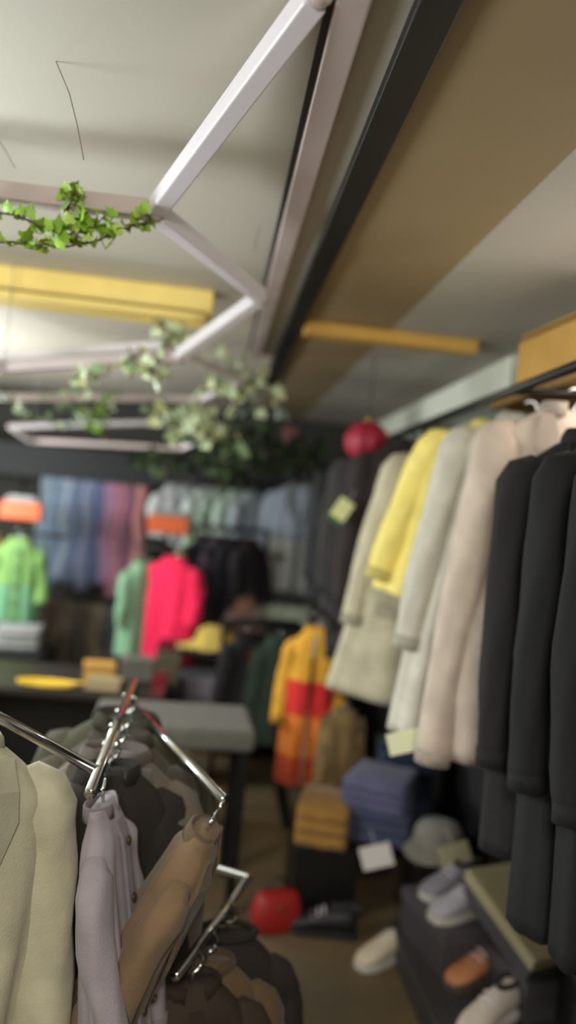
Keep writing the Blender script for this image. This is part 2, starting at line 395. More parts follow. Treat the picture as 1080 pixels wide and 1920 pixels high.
for i, (y, L, c, lab, st) in enumerate((
        (3.06, 1.0, (52, 42, 42), 'dark plum coat hanging just behind the beige linen jacket', 'lapel'),
        (3.22, .92, (46, 40, 42), 'black purple jacket, second dark one behind the beige group', 'zip'),
        (3.40, .98, (44, 44, 44), 'charcoal coat, third dark one behind the beige group', 'lapel'),
        (3.62, .85, (62, 56, 54), 'dark taupe jacket deep in the dark row', 'shirt'),
        (3.86, .80, (40, 44, 44), 'slate black jacket deep along the right rail', 'zip'),
        (4.20, .82, (54, 52, 54), 'dark grey jacket farthest along the right rail', 'lapel'))):
    RJ(y, 'jacket', lab, 'jacket', R(-6 + 2 * i), c, L=L, hw=.215, sl=.6, dp=.055, style=st, seed=20 + i, hang='hanger holding the ' + lab, group='dark jackets behind the beige group')

# tickets
def ticket(label, c, w, h, rz, ry, rgb, rim=None, grp='price tickets'):
    t = thing('price_ticket', label, 'ticket', c, rz, grp, ry)
    bm = NB(); box(bm, (0, 0, 0), (w, .003, h)); obj('card', bm, mat('card_%d_%d_%d' % rgb, rgb, .6, 0, .03), t, bevel=.001)
    if rim:
        bm = NB(); box(bm, (0, .002, -h * .55), (w * 1.06, .003, h * .35)); obj('stripe', bm, mat('rim_%d' % rim[1], rim, .6), t)
    bm = NB(); tube(bm, [(0, 0, h * .5), (.005, 0, h * .5 + .02), (0, .02, h * .5 + .05)], .0012, 6); obj('string', bm, white_tube, t)
    return t
ticket('pale yellow ticket with green edge on the dark plum coat sleeve', PY(642, 955, 2.96), .066, .085, 0, R(30), (226, 226, 160), (60, 110, 60))
ticket('large pale cream ticket below the oatmeal jacket hem', PY(765, 1390, 2.05), .115, .062, R(-8), R(-18), (238, 238, 196))
ticket('white ticket tied in front of the blue folded jeans', PY(706, 1606, 2.78), .12, .088, R(-10), R(-20), (225, 215, 210))
ticket('beige ticket in front of the greyish beige hat', PY(852, 1602, 2.6), .115, .075, R(-8), R(-24), (168, 160, 128))

# white shelf over the rail, cardboard box on it, red ornament
m_shelf = mat('white_shelf_paint', (226, 228, 214), .5, 0, .03)
sh0, sh1 = PX(975, 700, 1.06), PX(735, 808, 1.06)
t = thing('wall_shelf', 'white shelf board high on the right wall above the jackets', 'shelf', (1.06, (sh0.y + sh1.y) / 2, H + .575))
bm = NB(); box(bm, (.03, .1, 0), (.18, sh1.y - sh0.y + .3, .12)); obj('board', bm, m_shelf, t, bevel=.006)
for dy in (-.8, .8):
    bm = NB(); box(bm, (.1, dy, -.075), (.04, .03, .05)); obj('bracket', bm, black_metal, t)
m_card = mat('ochre_cardboard', (196, 150, 72), .8, 0, .08, 6)
pb = PX(1050, 690, 1.0)
t = thing('cardboard_box', 'ochre cardboard box high at the right edge above the coats', 'box', (1.03, pb.y - .1, H + .46), R(4))
bm = NB(); box(bm, (0, 0, .07), (.22, .42, .14)); obj('carton', bm, m_card, t, bevel=.004)
bm = NB(); box(bm, (-.05, 0, .148), (.11, .42, .005), Matrix.Rotation(R(12), 3, 'Y')); box(bm, (.06, 0, .148), (.1, .42, .005), Matrix.Rotation(R(-8), 3, 'Y')); obj('flap', bm, m_card, t)
bm = NB(); box(bm, (1.06, pb.y - .05, H + .445), (.24, .9, .03)); tag(obj('wooden_shelf', bm, mat('shelf_wood', (150, 110, 60), .6, 0, .1), bevel=.004), 'brown wooden shelf under the ochre cardboard box', 'shelf')
rb = PY(688, 828, 3.3)
t = thing('hanging_ornament', 'round crimson ornament hanging at the end of the white shelf', 'ornament', rb)
bm = NB()
rings = []
for i in range(1, 18):
    a = math.pi * i / 18
    rings.append([Vector((math.sin(a) * .098 * (1 + .05 * math.cos(9 * b)) * math.cos(b), math.sin(a) * .098 * (1 + .05 * math.cos(9 * b)) * math.sin(b), math.cos(a) * .092)) for b in [2 * math.pi * k / 54 for k in range(54)]])
loft(bm, rings); obj('ball', bm, mat('crimson_cloth', (178, 34, 62), .55, 0, .12, 10), t, True)
bm = NB(); tube(bm, [(0, 0, .085), (0, 0, .105)], [.02, .014], 14); obj('cap', bm, gold, t, True)
bm = NB(); tube(bm, [(0, 0, .1), (0, 0, ZC - rb.z)], .0018, 6); obj('cord', bm, black_plastic, t)
bm = NB(); tube(bm, [(0, 0, -.085), (0, 0, -.13), (.004, 0, -.2)], [.008, .014, .018], 10); obj('tassel', bm, mat('dark_red', (96, 20, 34), .8), t, True)
pk = PY(543, 816, 3.9)
bm = NB(); sphere(bm, (0, 0, 0), .055, (1.1, .9, 1), 20); o = obj('artificial_flower', bm, mat('dusty_pink', (170, 116, 120), .8), None, True); o.location = pk; o.scale = (.75, .75, .75)
for k in range(7):
    bm = NB(); a = k * .9; sphere(bm, (.05 * math.cos(a), -.02, .05 * math.sin(a)), .03, (1, .5, 1), 12); obj('petal', bm, mat('dusty_pink', (170, 116, 120)), o, True)
tag(o, 'small dusty pink artificial flower among the dark ivy', 'flower')

# ------------------------------------------------------------------ back wall: pelmet, rails, garments
bm = NB(); p0, p1 = PY(0, 850, 5.5), PY(520, 900, 5.5)
box(bm, (-.75, 5.6, H + .19), (2.6, .5, .24)); tag(obj('storage_shelf', bm, mat('black_shelf', (15, 18, 19), .7, 0, .15, 3), bevel=.01), 'black boxed-in shelf across the back above the clothes', 'shelf')
BY = 5.25
def rail_x(name, label, x0, x1, y, z, floor=True, m=black_metal):
    t = thing(name, label, 'clothes rack', ((x0 + x1) / 2, y, 0 if floor else z)); hh = z if floor else 0
    bm = NB(); tube(bm, [((x0 - x1) / 2, 0, hh), ((x1 - x0) / 2, 0, hh)], .013, 12); obj('rail', bm, m, t, True)
    if floor:
        for s in (-1, 1):
            bm = NB(); tube(bm, [(s * (x1 - x0) / 2, 0, hh), (s * (x1 - x0) / 2, 0, .02)], .013, 12); obj('post', bm, m, t, True)
            bm = NB(); box(bm, (s * (x1 - x0) / 2, 0, .015), (.04, .5, .03)); obj('foot', bm, m, t, bevel=.004)
    return t
j0, j1 = PY(78, 912, BY), PY(276, 912, BY)
rail_x('clothes_rack', 'black rack at the back carrying the blue and pink trousers', j0.x - .12, j1.x + .12, BY, H + .06)
cols = [((112, 128, 140), 'grey blue'), ((100, 116, 136), 'faded blue'), ((128, 140, 156), 'pale blue'), ((94, 106, 134), 'mid blue'), ((120, 126, 150), 'lavender blue'), ((84, 92, 126), 'deep blue'),
        ((150, 112, 140), 'mauve'), ((158, 104, 122), 'rose'), ((122, 78, 98), 'plum'), ((176, 118, 118), 'dusty pink')]
for i, (c, nm) in enumerate(cols):
    x = j0.x + (j1.x - j0.x) * (i + .5) / len(cols)
    trousers('%s trousers %s' % (nm, 'at the left end of the back rail' if i == 0 else 'on the back rail next to the %s pair' % cols[i - 1][1]),
             (x, BY, H + .062), R(12), c, .70 + .03 * math.sin(i * 2) + (.04 if i > 6 else 0), .07 + .01 * (i % 2), 'blue and pink trousers on the back rail', i)
# lower rail: brown trousers
l0, l1 = PY(85, 1125, BY), PY(235, 1125, BY)
rail_x('low_clothes_rack', 'low rack below the blue trousers carrying brown trousers', l0.x - .05, l1.x + .05, BY - .12, l0.z)
low = [((84, 66, 56), 'dark brown'), ((92, 80, 66), 'taupe'), ((70, 62, 54), 'umber'), ((104, 92, 74), 'khaki brown'), ((58, 62, 66), 'slate')]
for i, (c, nm) in enumerate(low):
    x = l0.x + (l1.x - l0.x) * (i + .5) / 5
    trousers('%s trousers hanging on the low rack under the blue trousers' % nm, (x, BY - .12, l0.z), R(10), c, .46 + .02 * (i % 2), .105, 'brown trousers on the low rack', 30 + i)
# pale shirts upper right back
s0, s1 = PY(315, 905, 5.2), PY(492, 905, 5.2)
rail_x('shirt_rail', 'back rail carrying the pale grey shirts beneath the dark ivy', s0.x - .05, s1.x + .06, 5.2, H + .17, False)
pal = [((200, 200, 202), 'light grey'), ((172, 174, 180), 'mid grey'), ((196, 204, 198), 'silver grey'), ((150, 168, 154), 'sage grey'), ((180, 198, 182), 'pale sage'), ((160, 170, 176), 'blue grey')]
for i, (c, nm) in enumerate(pal):
    x = s0.x + (s1.x - s0.x) * (i + .5) / 6
    jacket('shirt', '%s short shirt on the back rail under the ivy' % nm, 'shirt', (x, 5.2, H + .17), R(35), c, L=.36 + .03 * (i % 3), hw=.15, dp=.04, sl=.18, style='tee', seed=50 + i, group='pale shirts on the back rail', pocket=False, hang='hanger holding the %s short shirt' % nm, hgroup='hangers on the shirt rail')

# T-stands with orange signs
m_or = mat('orange_sign', (206, 84, 12), .5, 0, .05); m_wh = mat('white_sign', (130, 130, 130), .6, 0, .04)
def stand(label, u, y, zs, rl):
    p = PY(u, 960, y)
    t = thing('display_stand', label, 'display stand', (p.x, y, 0), 0, 'display stands at the back')
    bm = NB(); tube(bm, [(0, 0, .01), (0, 0, zs)], .014, 12); obj('post', bm, black_metal, t, True)
    bm = NB(); tube(bm, [(-.22, 0, .02), (.22, 0, .02)], .016, 12); tube(bm, [(0, -.22, .02), (0, .22, .02)], .016, 12); obj('base', bm, black_metal, t, True)
    bm = NB(); tube(bm, [(-.18, -.03, rl), (.3, -.03, rl)], .010, 12); obj('arm', bm, black_metal, t, True)
    return t
def sign(label, u, v, y):
    p = PY(u, v, y)
    t = thing('rack_sign', label, 'sign', p, R(-3), 'orange and white rack signs')
    bm = NB(); box(bm, (0, 0, -.02), (.25, .05, .105)); obj('orange_panel', bm, m_or, t, bevel=.008)
    bm = NB(); loft(bm, [[Vector((x * k, yy, z)) for x, yy in ((-.1, -.022), (.1, -.022), (.1, .022), (-.1, .022))] for z, k in ((.033, 1), (.06, .95), (.075, .6))]); obj('white_top', bm, m_wh, t, bevel=.006)
    return p
pL = sign('orange rack sign with white top at the left edge over the lime shirt', 40, 952, 4.7)
pR = sign('orange rack sign with white top above the hot pink top', 316, 978, 4.6)
r1 = PY(320, 1030, 4.6).z
stand('black display stand under the right orange sign', 316, 4.66, pR.z - .05, r1)
r2 = PY(40, 1000, 4.7).z
stand('black display stand at the left edge under the other orange sign', 40, 4.76, pL.z - .05, r2)
hgd = 'hangers on the display stands'
jacket('top', 'hot pink top hanging under the right orange sign', 'top', PY(330, 1026, 4.6), R(-30), (250, 26, 84), L=.62, hw=.165, dp=.07, sl=.3, style='tee', seed=61, flare=.15, pocket=False, hang='hanger holding the hot pink top', hgroup=hgd, sw=.06)
jacket('top', 'mint green top hanging left of the hot pink top', 'top', PY(272, 1032, 4.68), R(40), (132, 176, 140), L=.58, hw=.12, dp=.07, sl=.3, style='tee', seed=62, flare=.1, pocket=False, hang='hanger holding the mint green top', hgroup=hgd)
jacket('top', 'small leaf green top behind the hot pink top', 'top', PY(374, 988, 4.9), R(20), (104, 138, 66), L=.2, hw=.09, dp=.05, sl=.12, style='tee', seed=63, pocket=False, hang='hanger holding the small leaf green top', hgroup=hgd)
jacket('shirt', 'lime and mint shirt hanging at the left edge under an orange sign', 'shirt', PY(38, 990, 4.7), R(15), (150, 206, 128), L=.5, hw=.13, dp=.06, sl=.3, style='shirt', seed=64, pocket=False, hang='hanger holding the lime and mint shirt', hgroup=hgd,
       blocks=[(0, .55, (122, 164, 88), 'upper_panel'), (.55, 1, (108, 162, 122), 'lower_panel')])
jacket('shirt', 'mustard shirt cut off by the left edge beside the lime shirt', 'shirt', PY(-12, 985, 4.9), R(60), (170, 124, 44), L=.35, hw=.13, dp=.06, sl=.2, style='tee', seed=65, pocket=False, hang='hanger holding the mustard shirt', hgroup=hgd)
# dark garments right of pink
d0, d1 = PY(375, 985, 4.9), PY(490, 985, 4.9)
rail_x('dark_clothes_rack', 'black rack right of the pink top carrying dark blouses', d0.x - .04, d1.x + .05, 4.9, d0.z)
for i, (c, nm, L) in enumerate((((50, 42, 56), 'aubergine', .52), ((74, 64, 74), 'greyish purple', .6), ((34, 32, 44), 'ink blue', .5), ((44, 38, 42), 'black brown', .48))):
    x = d0.x + (d1.x - d0.x) * (i + .4) / 4
    jacket('blouse', '%s blouse on the black rack right of the pink top' % nm, 'blouse', (x, 4.9, d0.z), R(50), c, L=L, hw=.15, dp=.05, sl=.3, style='shirt', seed=70 + i, group='dark blouses', pocket=False, hang='hanger holding the %s blouse' % nm, hgroup='hangers on the dark blouse rack')
# grey jacket in the corner
pj = PY(568, 892, 5.15)
jacket('jacket', 'steel grey jacket hanging in the back right corner', 'jacket', pj, R(-6), (124, 126, 130), L=.76, hw=.22, dp=.06, sl=.6, style='lapel', seed=80, hang='hanger holding the steel grey jacket', hgroup='hangers at the back',
       blocks=[(0, .5, (142, 150, 164), 'upper_panel'), (.5, 1, (178, 176, 168), 'lower_panel')])
bm = NB(); tube(bm, [(pj.x - .28, 5.15, pj.z), (X1, 5.15, pj.z)], .012, 12); tag(obj('wall_rail', bm, black_metal, None, True), 'short black rail in the back corner with the grey jacket', 'rail')

# ------------------------------------------------------------------ shelf unit under the grey jacket, folded stacks
def folded(label, c, sx, sy, h, rgb, rz=0., grp=None, name='folded_garment', cat='folded clothes'):
    """one folded piece of clothing: a fat rounded fold with layer creases"""
    t = thing(name, label, cat, c, rz, grp); m = cloth(rgb)
    for q in range(3):
        bm = NB(); rings = []
        z0, z1 = h * q / 3, h * (q + .96) / 3
        for i in range(9):
            x = sx * (-.5 + i / 8); k = 1 - .06 * abs(i - 4) / 4 - .01 * q
            rings.append([Vector((x, y * sy * .5 * k, z0 + (z1 - z0) * zz + .002 * math.sin(i * 2 + y * 5 + q))) for y, zz in ((-.96, 0), (-1.03, .3), (-1.03, .7), (-.96, 1), (-.3, 1.05), (.3, 1.03), (.96, 1), (1.03, .7), (1.03, .3), (.96, 0))])
        loft(bm, rings); obj('fold', bm, m, t, True)
    return t
gy = 4.75
zt = PY(540, 1165, gy).z
t = thing('shelf_unit', 'dark low shelf unit in the back corner below the grey jacket', 'shelf unit', (PY(520, 1200, gy).x, gy + .1, 0))
for z in (.12, zt * .5, zt - .02):
    bm = NB(); box(bm, (0, 0, z), (.62, .42, .025)); obj('shelf', bm, black_metal, t, bevel=.003)
for s in (-1, 1):
    bm = NB(); box(bm, (s * .31, 0, zt / 2), (.025, .42, zt)); obj('side_panel', bm, black_metal, t, bevel=.003)
def on(u, v, y, z): return Vector((PY(u, v, y).x, y, z))
folded('sage folded jumper on top of the corner shelf unit', on(548, 1160, gy, zt - .006), .28, .3, .1, (140, 146, 126), R(-15))
folded('pale grey folded jumper on top of the corner shelf unit', on(500, 1160, gy + .05, zt - .006), .2, .28, .08, (124, 118, 106), R(10))
zm = zt * .5 + .013
folded('olive folded trousers on the middle shelf in the corner', on(505, 1240, gy, zm), .22, .3, .16, (104, 100, 82), 0)
folded('moss green folded jumper on the middle shelf in the corner', on(548, 1260, gy, zm), .2, .3, .14, (74, 92, 72), R(6))
# table with yellow cloth and lavender stack
ty = 4.3; tz = PY(400, 1215, ty).z
t = thing('display_table', 'black display table under the crumpled yellow cloth', 'table', on(385, 1230, ty + .1, 0))
bm = NB(); box(bm, (0, 0, tz - .02), (.55, .45, .035)); obj('tabletop', bm, black_metal, t, bevel=.005)
for sx in (-1, 1):
    for sy in (-1, 1):
        bm = NB(); box(bm, (sx * .25, sy * .2, (tz - .035) / 2), (.035, .035, tz - .035)); obj('leg', bm, black_metal, t)
bm = NB(); box(bm, (0, 0, tz * .58), (.5, .4, .02)); obj('lower_shelf', bm, black_metal, t)
# crumpled yellow scarf
bm = NB(); g = 30; vv = {}
for i in range(g + 1):
    for j in range(g + 1):
        x, y = (i / g - .5), (j / g - .5); r = math.hypot(x * 1.1, y)
        hgt = .13 * max(0, 1 - (r * 2.1) ** 2) + .02 * noise.noise(Vector((x * 9, y * 9, 1))) + .012 * noise.noise(Vector((x * 20, y * 20, 4)))
        vv[i, j] = bm.verts.new((x * .36 - .06 * (x < -.1) * abs(x), y * .26 * (1 if x > -.2 else .6), max(.004, hgt * (1 if x > -.25 else .45))))
for i in range(g):
    for j in range(g): bm.faces.new((vv[i, j], vv[i + 1, j], vv[i + 1, j + 1], vv[i, j + 1]))
o = obj('scarf', bm, cloth((206, 176, 84)), None, True); o.location = on(402, 1205, ty, tz); o.modifiers.new('thick', 'SOLIDIFY').thickness = .004
tag(o, 'crumpled mustard yellow scarf on the black display table', 'scarf')
pp = PY(462, 1104, 4.75)
jacket('top', 'dusty pink brown top hanging behind the yellow scarf', 'top', pp, R(10), (158, 112, 96), L=.27, hw=.075, dp=.05, sl=.1, style='tee', seed=90, pocket=False, hang='hanger holding the dusty pink brown top', hgroup='hangers at the back')
bm = NB(); tube(bm, [pp + Vector((-.2, 0, 0)), pp + Vector((.35, 0, 0))], .008, 10); tag(obj('wall_peg_bar', bm, black_metal, None, True), 'thin black bar holding the dusty pink brown top', 'rail')
zl = tz * .58 + .01
folded('lavender grey folded sweatshirt on the table lower shelf', on(405, 1290, ty, zl), .32, .32, .15, (124, 118, 128), R(-8))
folded('slate folded sweatshirt beside the lavender one', on(340, 1300, ty + .05, zl), .14, .3, .12, (62, 62, 72), R(4))

# low console with boxes (left middle)
cy0 = 3.5; cz = PY(160, 1275, cy0).z
t = thing('low_console', 'dark low table at left holding small boxes and a yellow tray', 'table', on(120, 1280, cy0 + .05, 0))
bm = NB(); box(bm, (0, 0, cz - .02), (.95, .5, .035)); obj('tabletop', bm, mat('dark_wood', (44, 36, 30), .4, 0, .15, 5), t, bevel=.005)
for sx in (-1, 1):
    bm = NB(); box(bm, (sx * .44, 0, (cz - .04) / 2), (.04, .44, cz - .04)); obj('side_panel', bm, mat('dark_wood', (44, 36, 30)), t)
bm = NB(); box(bm, (0, .2, cz / 2), (.86, .02, cz * .9)); obj('back_panel', bm, black_metal, t)
def carton(label, u, y, z, s, rgb, rz=0., grp='small boxes on the dark table', lidc=None):
    t = thing('small_box', label, 'box', on(u, 1260, y, z), rz, grp)
    m = mat('card_%d_%d_%d' % rgb, rgb, .7, 0, .06)
    bm = NB(); box(bm, (0, 0, s[2] * .4), (s[0], s[1], s[2] * .8)); obj('carton', bm, m, t, bevel=.003)
    bm = NB(); box(bm, (0, 0, s[2] * .86), (s[0] + .006, s[1] + .006, s[2] * .28)); obj('lid', bm, mat('card_%d_%d_%d' % (lidc or rgb), lidc or rgb, .7, 0, .06), t, bevel=.003)
carton('small gold box on the dark table', 186, 3.55, cz, (.14, .1, .075), (214, 160, 78), R(8))
carton('cream box in front of the gold box', 198, 3.36, cz, (.15, .08, .05), (178, 158, 118), R(-5))
carton('grey square box at the right end of the dark table', 256, 3.6, cz, (.14, .12, .1), (112, 108, 100), R(10))
yt = on(88, 1266, 3.35, cz)
t = thing('tray', 'bright yellow narrow tray on the dark table', 'tray', yt, R(-2))
bm = NB(); rings = []
for sc, z in ((.86, 0), (1, .006), (1.02, .022), (.98, .022), (.92, .008)):
    rings.append([Vector((.125 * sc * math.cos(a), .045 * sc * math.sin(a), z)) for a in [2 * math.pi * k / 40 for k in range(40)]])
loft(bm, rings); obj('dish', bm, mat('yellow_glaze', (252, 206, 58), .25, 0, .04), t, True)
bm = NB(); tube(bm, [(.11, 0, .018), (.15, 0, .024), (.2, .005, .026)], [.008, .006, .007], 10); obj('handle', bm, mat('yellow_glaze', (252, 206, 58)), t, True)
carton('olive box on the square black plinth below the pink top', 314, 4.2, PY(314, 1278, 4.2).z, (.13, .12, .17), (96, 90, 66), 0, 'small boxes on the dark table')
bm = NB(); q = on(314, 1278, 4.2, 0); hz = PY(314, 1278, 4.2).z
box(bm, (q.x, q.y, hz / 2), (.2, .2, hz)); tag(obj('plinth', bm, black_metal, bevel=.006), 'square black plinth carrying the olive box', 'plinth')
# folded grey cloth at left edge on black plinth
q = on(38, 1190, 4.5, 0); hz = PY(38, 1212, 4.5).z
bm = NB(); box(bm, (q.x - .1, 4.5, hz / 2), (.55, .4, hz)); tag(obj('cabinet_plinth', bm, black_metal, bevel=.006), 'black plinth at the left edge below the lime shirt', 'plinth')
folded('pale grey folded cloth on the black plinth at left', Vector((q.x, 4.5, hz)), .24, .25, .12, (140, 140, 138), R(5))

# grey bench behind near garments
gb = PY(335, 1350, 2.9)
t = thing('bench', 'grey padded bench in the middle of the floor', 'bench', (gb.x - .02, 2.98, 0), R(3))
bm = NB(); box(bm, (0, 0, gb.z - .04), (.62, .4, .08)); obj('cushion', bm, cloth((100, 96, 86)), t, bevel=.025)
for sx in (-1, 1):
    for sy in (-1, 1):
        bm = NB(); box(bm, (sx * .27, sy * .16, (gb.z - .08) / 2), (.035, .035, gb.z - .08)); obj('leg', bm, black_metal, t)

# ------------------------------------------------------------------ low rail on the right: orange garment etc.
oy = 3.45
po = PY(598, 1150, oy)
t = thing('low_rail', 'low black rail below the dark jackets carrying the colour block jacket', 'clothes rail', (po.x, oy, po.z))
bm = NB(); tube(bm, [(0, -.4, 0), (0, .6, 0)], .012, 12); obj('rail', bm, black_metal, t, True)
for y in (-.35, .58):
    bm = NB(); tube(bm, [(0, y, 0), (X1 - po.x, y, 0)], .012, 12); obj('bracket', bm, black_metal, t, True)
bm = NB(); tube(bm, [(0, -.25, 0), (.12, -.22, -.02), (.12, -.22, -.32)], .006, 10); tube(bm, [(.04, -.22, -.32), (.2, -.22, -.32)], .006, 10); obj('drop_arm', bm, black_metal, t, True)
hgl = 'hangers on the low right rail'
rail_x('coat_rack', 'small black rack carrying the bottle green and black coats', po.x - .42, po.x - .03, oy + .42, po.z - .12)
jacket('jacket', 'yellow, red and orange colour block jacket on the low rail', 'jacket', po, R(-14), (240, 170, 50), L=.72, hw=.115, dp=.06, sl=.36, style='zip', seed=101, flare=.15, pocket=False, hang='hanger holding the colour block jacket', hgroup=hgl, sw=.04,
       blocks=[(0, .34, (242, 176, 54), 'yellow_yoke'), (.34, .56, (226, 44, 44), 'red_band'), (.56, .82, (238, 132, 48), 'orange_panel'), (.82, 1, (196, 74, 34), 'rust_hem')])
jacket('waistcoat', 'brown waistcoat just in front of the colour block jacket', 'waistcoat', Vector((po.x + .12, oy - .22, po.z - .32)), R(-10), (130, 104, 62), L=.4, hw=.1, dp=.05, sl=0, style='lapel', seed=102, pocket=False, hang='hanger holding the brown waistcoat', hgroup=hgl)
jacket('coat', 'dark bottle green coat left of the colour block jacket', 'coat', Vector((po.x - .13, oy + .42, po.z - .12)), R(10), (50, 66, 54), L=.56, hw=.11, dp=.05, sl=.4, style='zip', seed=103, pocket=False, hang='hanger holding the dark bottle green coat', hgroup=hgl)
jacket('coat', 'black coat hanging beside the bottle green coat', 'coat', Vector((po.x - .3, oy + .42, po.z - .12)), R(20), (24, 22, 24), L=.6, hw=.1, dp=.05, sl=.42, style='zip', seed=104, pocket=False, hang='hanger holding the black coat by the bottle green one', hgroup=hgl)

# ------------------------------------------------------------------ bench on the right with folded clothes, shoes and boxes
bz = .30; pz = .10
t = thing('shoe_bench', 'black low bench below the dark jackets carrying folded jeans', 'bench', (.87, 3.1, 0))
bm = NB(); box(bm, (0, 0, bz - .015), (.58, .5, .03)); obj('top', bm, black_metal, t, bevel=.004)
for x in (-.27, .27):
    bm = NB(); box(bm, (x, 0, bz / 2 - .015), (.03, .48, bz - .03)); obj('support', bm, black_metal, t)
bm = NB(); box(bm, (0, .2, bz * .5), (.5, .02, .2)); obj('back_panel', bm, black_metal, t)
bm = NB(); box(bm, (.98, 2.15, pz / 2), (.39, 1.06, pz)); tag(obj('platform', bm, mat('grey_board', (66, 62, 64), .6, 0, .12, 4), bevel=.006), 'low dark grey platform for shoes below the black coats', 'platform')
yb = 2.98
folded('dark blue folded jeans on the bench end', on(706, 1590, yb, bz), .26, .34, .13, (62, 66, 92), R(-20), 'folded clothes on the bench')
folded('violet blue folded jeans on top of the dark blue pair', on(706, 1590, yb, bz + .125), .25, .32, .1, (92, 90, 122), R(-28), 'folded clothes on the bench')
folded('navy folded jeans leaning behind the violet pair', on(745, 1560, yb + .25, bz), .24, .3, .28, (42, 52, 76), R(-10), 'folded clothes on the bench')
mz = PY(606, 1565, 2.95).z
bm = NB(); q = on(606, 1560, 2.95, 0); box(bm, (q.x, q.y, mz / 2), (.24, .26, mz)); tag(obj('display_block', bm, black_metal, bevel=.005), 'small black block carrying the mustard jumper', 'plinth')
folded('mustard brown folded jumper beside the blue jeans', Vector((q.x, q.y, mz)), .2, .28, .15, (156, 112, 48), R(-15), 'folded clothes on the bench')

def shoe(label, c, rz, rgb, L=.27, sole=(210, 205, 195), grp='shoes below the coats', rx=0.):
    t = thing('shoe', label, 'shoe', c, rz, grp, 0, rx)
    def sec(y, w, z0, z1, top=None):
        return [Vector((w * math.cos(a), y, z0 + (z1 - z0) * (.5 + .5 * math.sin(a)))) for a in [2 * math.pi * k / 20 for k in range(20)]]
    bm = NB(); prof_ = [(-.5, .02), (-.47, .032), (-.35, .038), (-.15, .036), (.1, .045), (.3, .048), (.42, .038), (.49, .018)]
    loft(bm, [[Vector((w * k, y * L, z)) for k, z in ((-1, 0), (1, 0), (1.03, .026), (-1.03, .026))] for y, w in prof_]); obj('sole', bm, mat('sole_%d_%d' % sole[:2], sole, .7), t, bevel=.005)
    bm = NB()
    loft(bm, [sec(y * L, w, .018, z) for y, w, z in ((-.49, .015, .06), (-.47, .03, .1), (-.36, .036, .11), (-.2, .036, .1), (-.05, .037, .095), (.1, .041, .082), (.28, .044, .062), (.4, .036, .052), (.48, .016, .04))]); obj('upper', bm, mat('shoe_%d_%d_%d' % rgb, rgb, .55, 0, .06, 20), t, True)
    bm = NB()
    for i in range(4):
        y = (-.03 + .08 * i) * L; z = .1 - .01 * i
        tube(bm, [(-.03, y, z - .012), (0, y + .004, z + .003 - .004 * i), (.03, y, z - .012)], .0032, 6)
    obj('laces', bm, white_tube, t, True)
    bm = NB(); loft(bm, [[Vector((.022 * math.cos(a) * k, -.34 * L + .05 * math.sin(a) * k, z)) for a in [2 * math.pi * j / 20 for j in range(20)]] for k, z in ((1.15, .098), (1.25, .112), (.9, .112), (.8, .09))]); obj('collar', bm, mat('shoe_lining', (50, 46, 44), .9), t, True)
    return t
def shoebox(label, c, s, rz, rgb, lidc, pitch=0.):
    t = thing('shoe_box', label, 'box', c, rz, 'stacked shoe boxes', 0, pitch)
    bm = NB(); box(bm, (0, 0, s[2] / 2), s); obj('carton', bm, mat('card_%d_%d_%d' % rgb, rgb, .7, 0, .05), t, bevel=.003)
    bm = NB(); box(bm, (0, 0, s[2] - .018), (s[0] + .008, s[1] + .008, .042)); obj('lid', bm, mat('card_%d_%d_%d' % lidc, lidc, .7, 0, .05), t, bevel=.003)
shoe('cream sneaker on the floor left of the shoe platform', PZ(722, 1800, 0), R(120), (216, 200, 176))
qs = PZ(846, 1700, .25)
shoebox('dark grey shoe box carrying the silver grey sneakers', (qs.x + .01, qs.y, pz), (.24, .3, .15), R(12), (70, 66, 72), (82, 78, 84))
shoe('silver grey sneaker nearest the camera on the dark grey shoe box', Vector((qs.x, qs.y - .07, .255)), R(112), (178, 174, 188), L=.24)
shoe('darker silver sneaker at the back of the dark grey shoe box', Vector((qs.x + .01, qs.y + .07, .255)), R(112), (140, 136, 148), L=.24)
shoe('tan orange leather shoe on the platform between the dark box and the off-white sneaker', PZ(892, 1838, pz), R(118), (196, 128, 88), sole=(80, 70, 62))
shoe('off-white sneaker at the bottom edge of the photo', PZ(915, 1925, pz), R(125), (214, 200, 188))
shoe('dusky brown shoe at right below the beige lidded box', PZ(1000, 1860, pz), R(115), (130, 106, 98), sole=(160, 156, 160))
pbx = PZ(985, 1700, .36)
shoebox('dark grey shoe box under the beige lidded one', (pbx.x, pbx.y, pz), (.2, .32, .12), R(14), (74, 70, 76), (84, 80, 86))
shoebox('beige lidded shoe box on top of the stack at lower right', (pbx.x - .01, pbx.y + .02, pz + .17), (.23, .34, .1), R(20), (78, 74, 80), (172, 160, 124), R(20))

# grey beige hat hanging under the long sleeve
ph_ = PY(822, 1572, 2.74)
t = thing('bucket_hat', 'greyish beige cloth hat below the long coat sleeve', 'hat', (ph_.x, ph_.y, ph_.z - .06))
bm = NB(); rings = []
for r_, z in ((.128, 0), (.124, .004), (.094, .045), (.088, .095), (.07, .118), (.04, .126), (.008, .128)):
    rings.append([Vector((r_ * math.cos(a) * (1 + .03 * math.sin(5 * a)), r_ * math.sin(a) * .9, z + .006 * math.sin(3 * a) * (r_ > .09))) for a in [2 * math.pi * k / 36 for k in range(36)]])
loft(bm, rings); obj('crown', bm, cloth((122, 117, 108)), t, True)
bm = NB(); tube(bm, [(.096 * math.cos(R(a)), .087 * math.sin(R(a)), .044) for a in range(0, 361, 15)], .006, 8); obj('hat_band', bm, cloth((120, 114, 104)), t, True)
hb = ph_.z - .06
bm = NB(); box(bm, (ph_.x, ph_.y, pz + (hb - pz) / 2), (.19, .17, hb - pz)); tag(obj('display_block', bm, black_metal, bevel=.005), 'black block under the greyish beige hat', 'plinth')

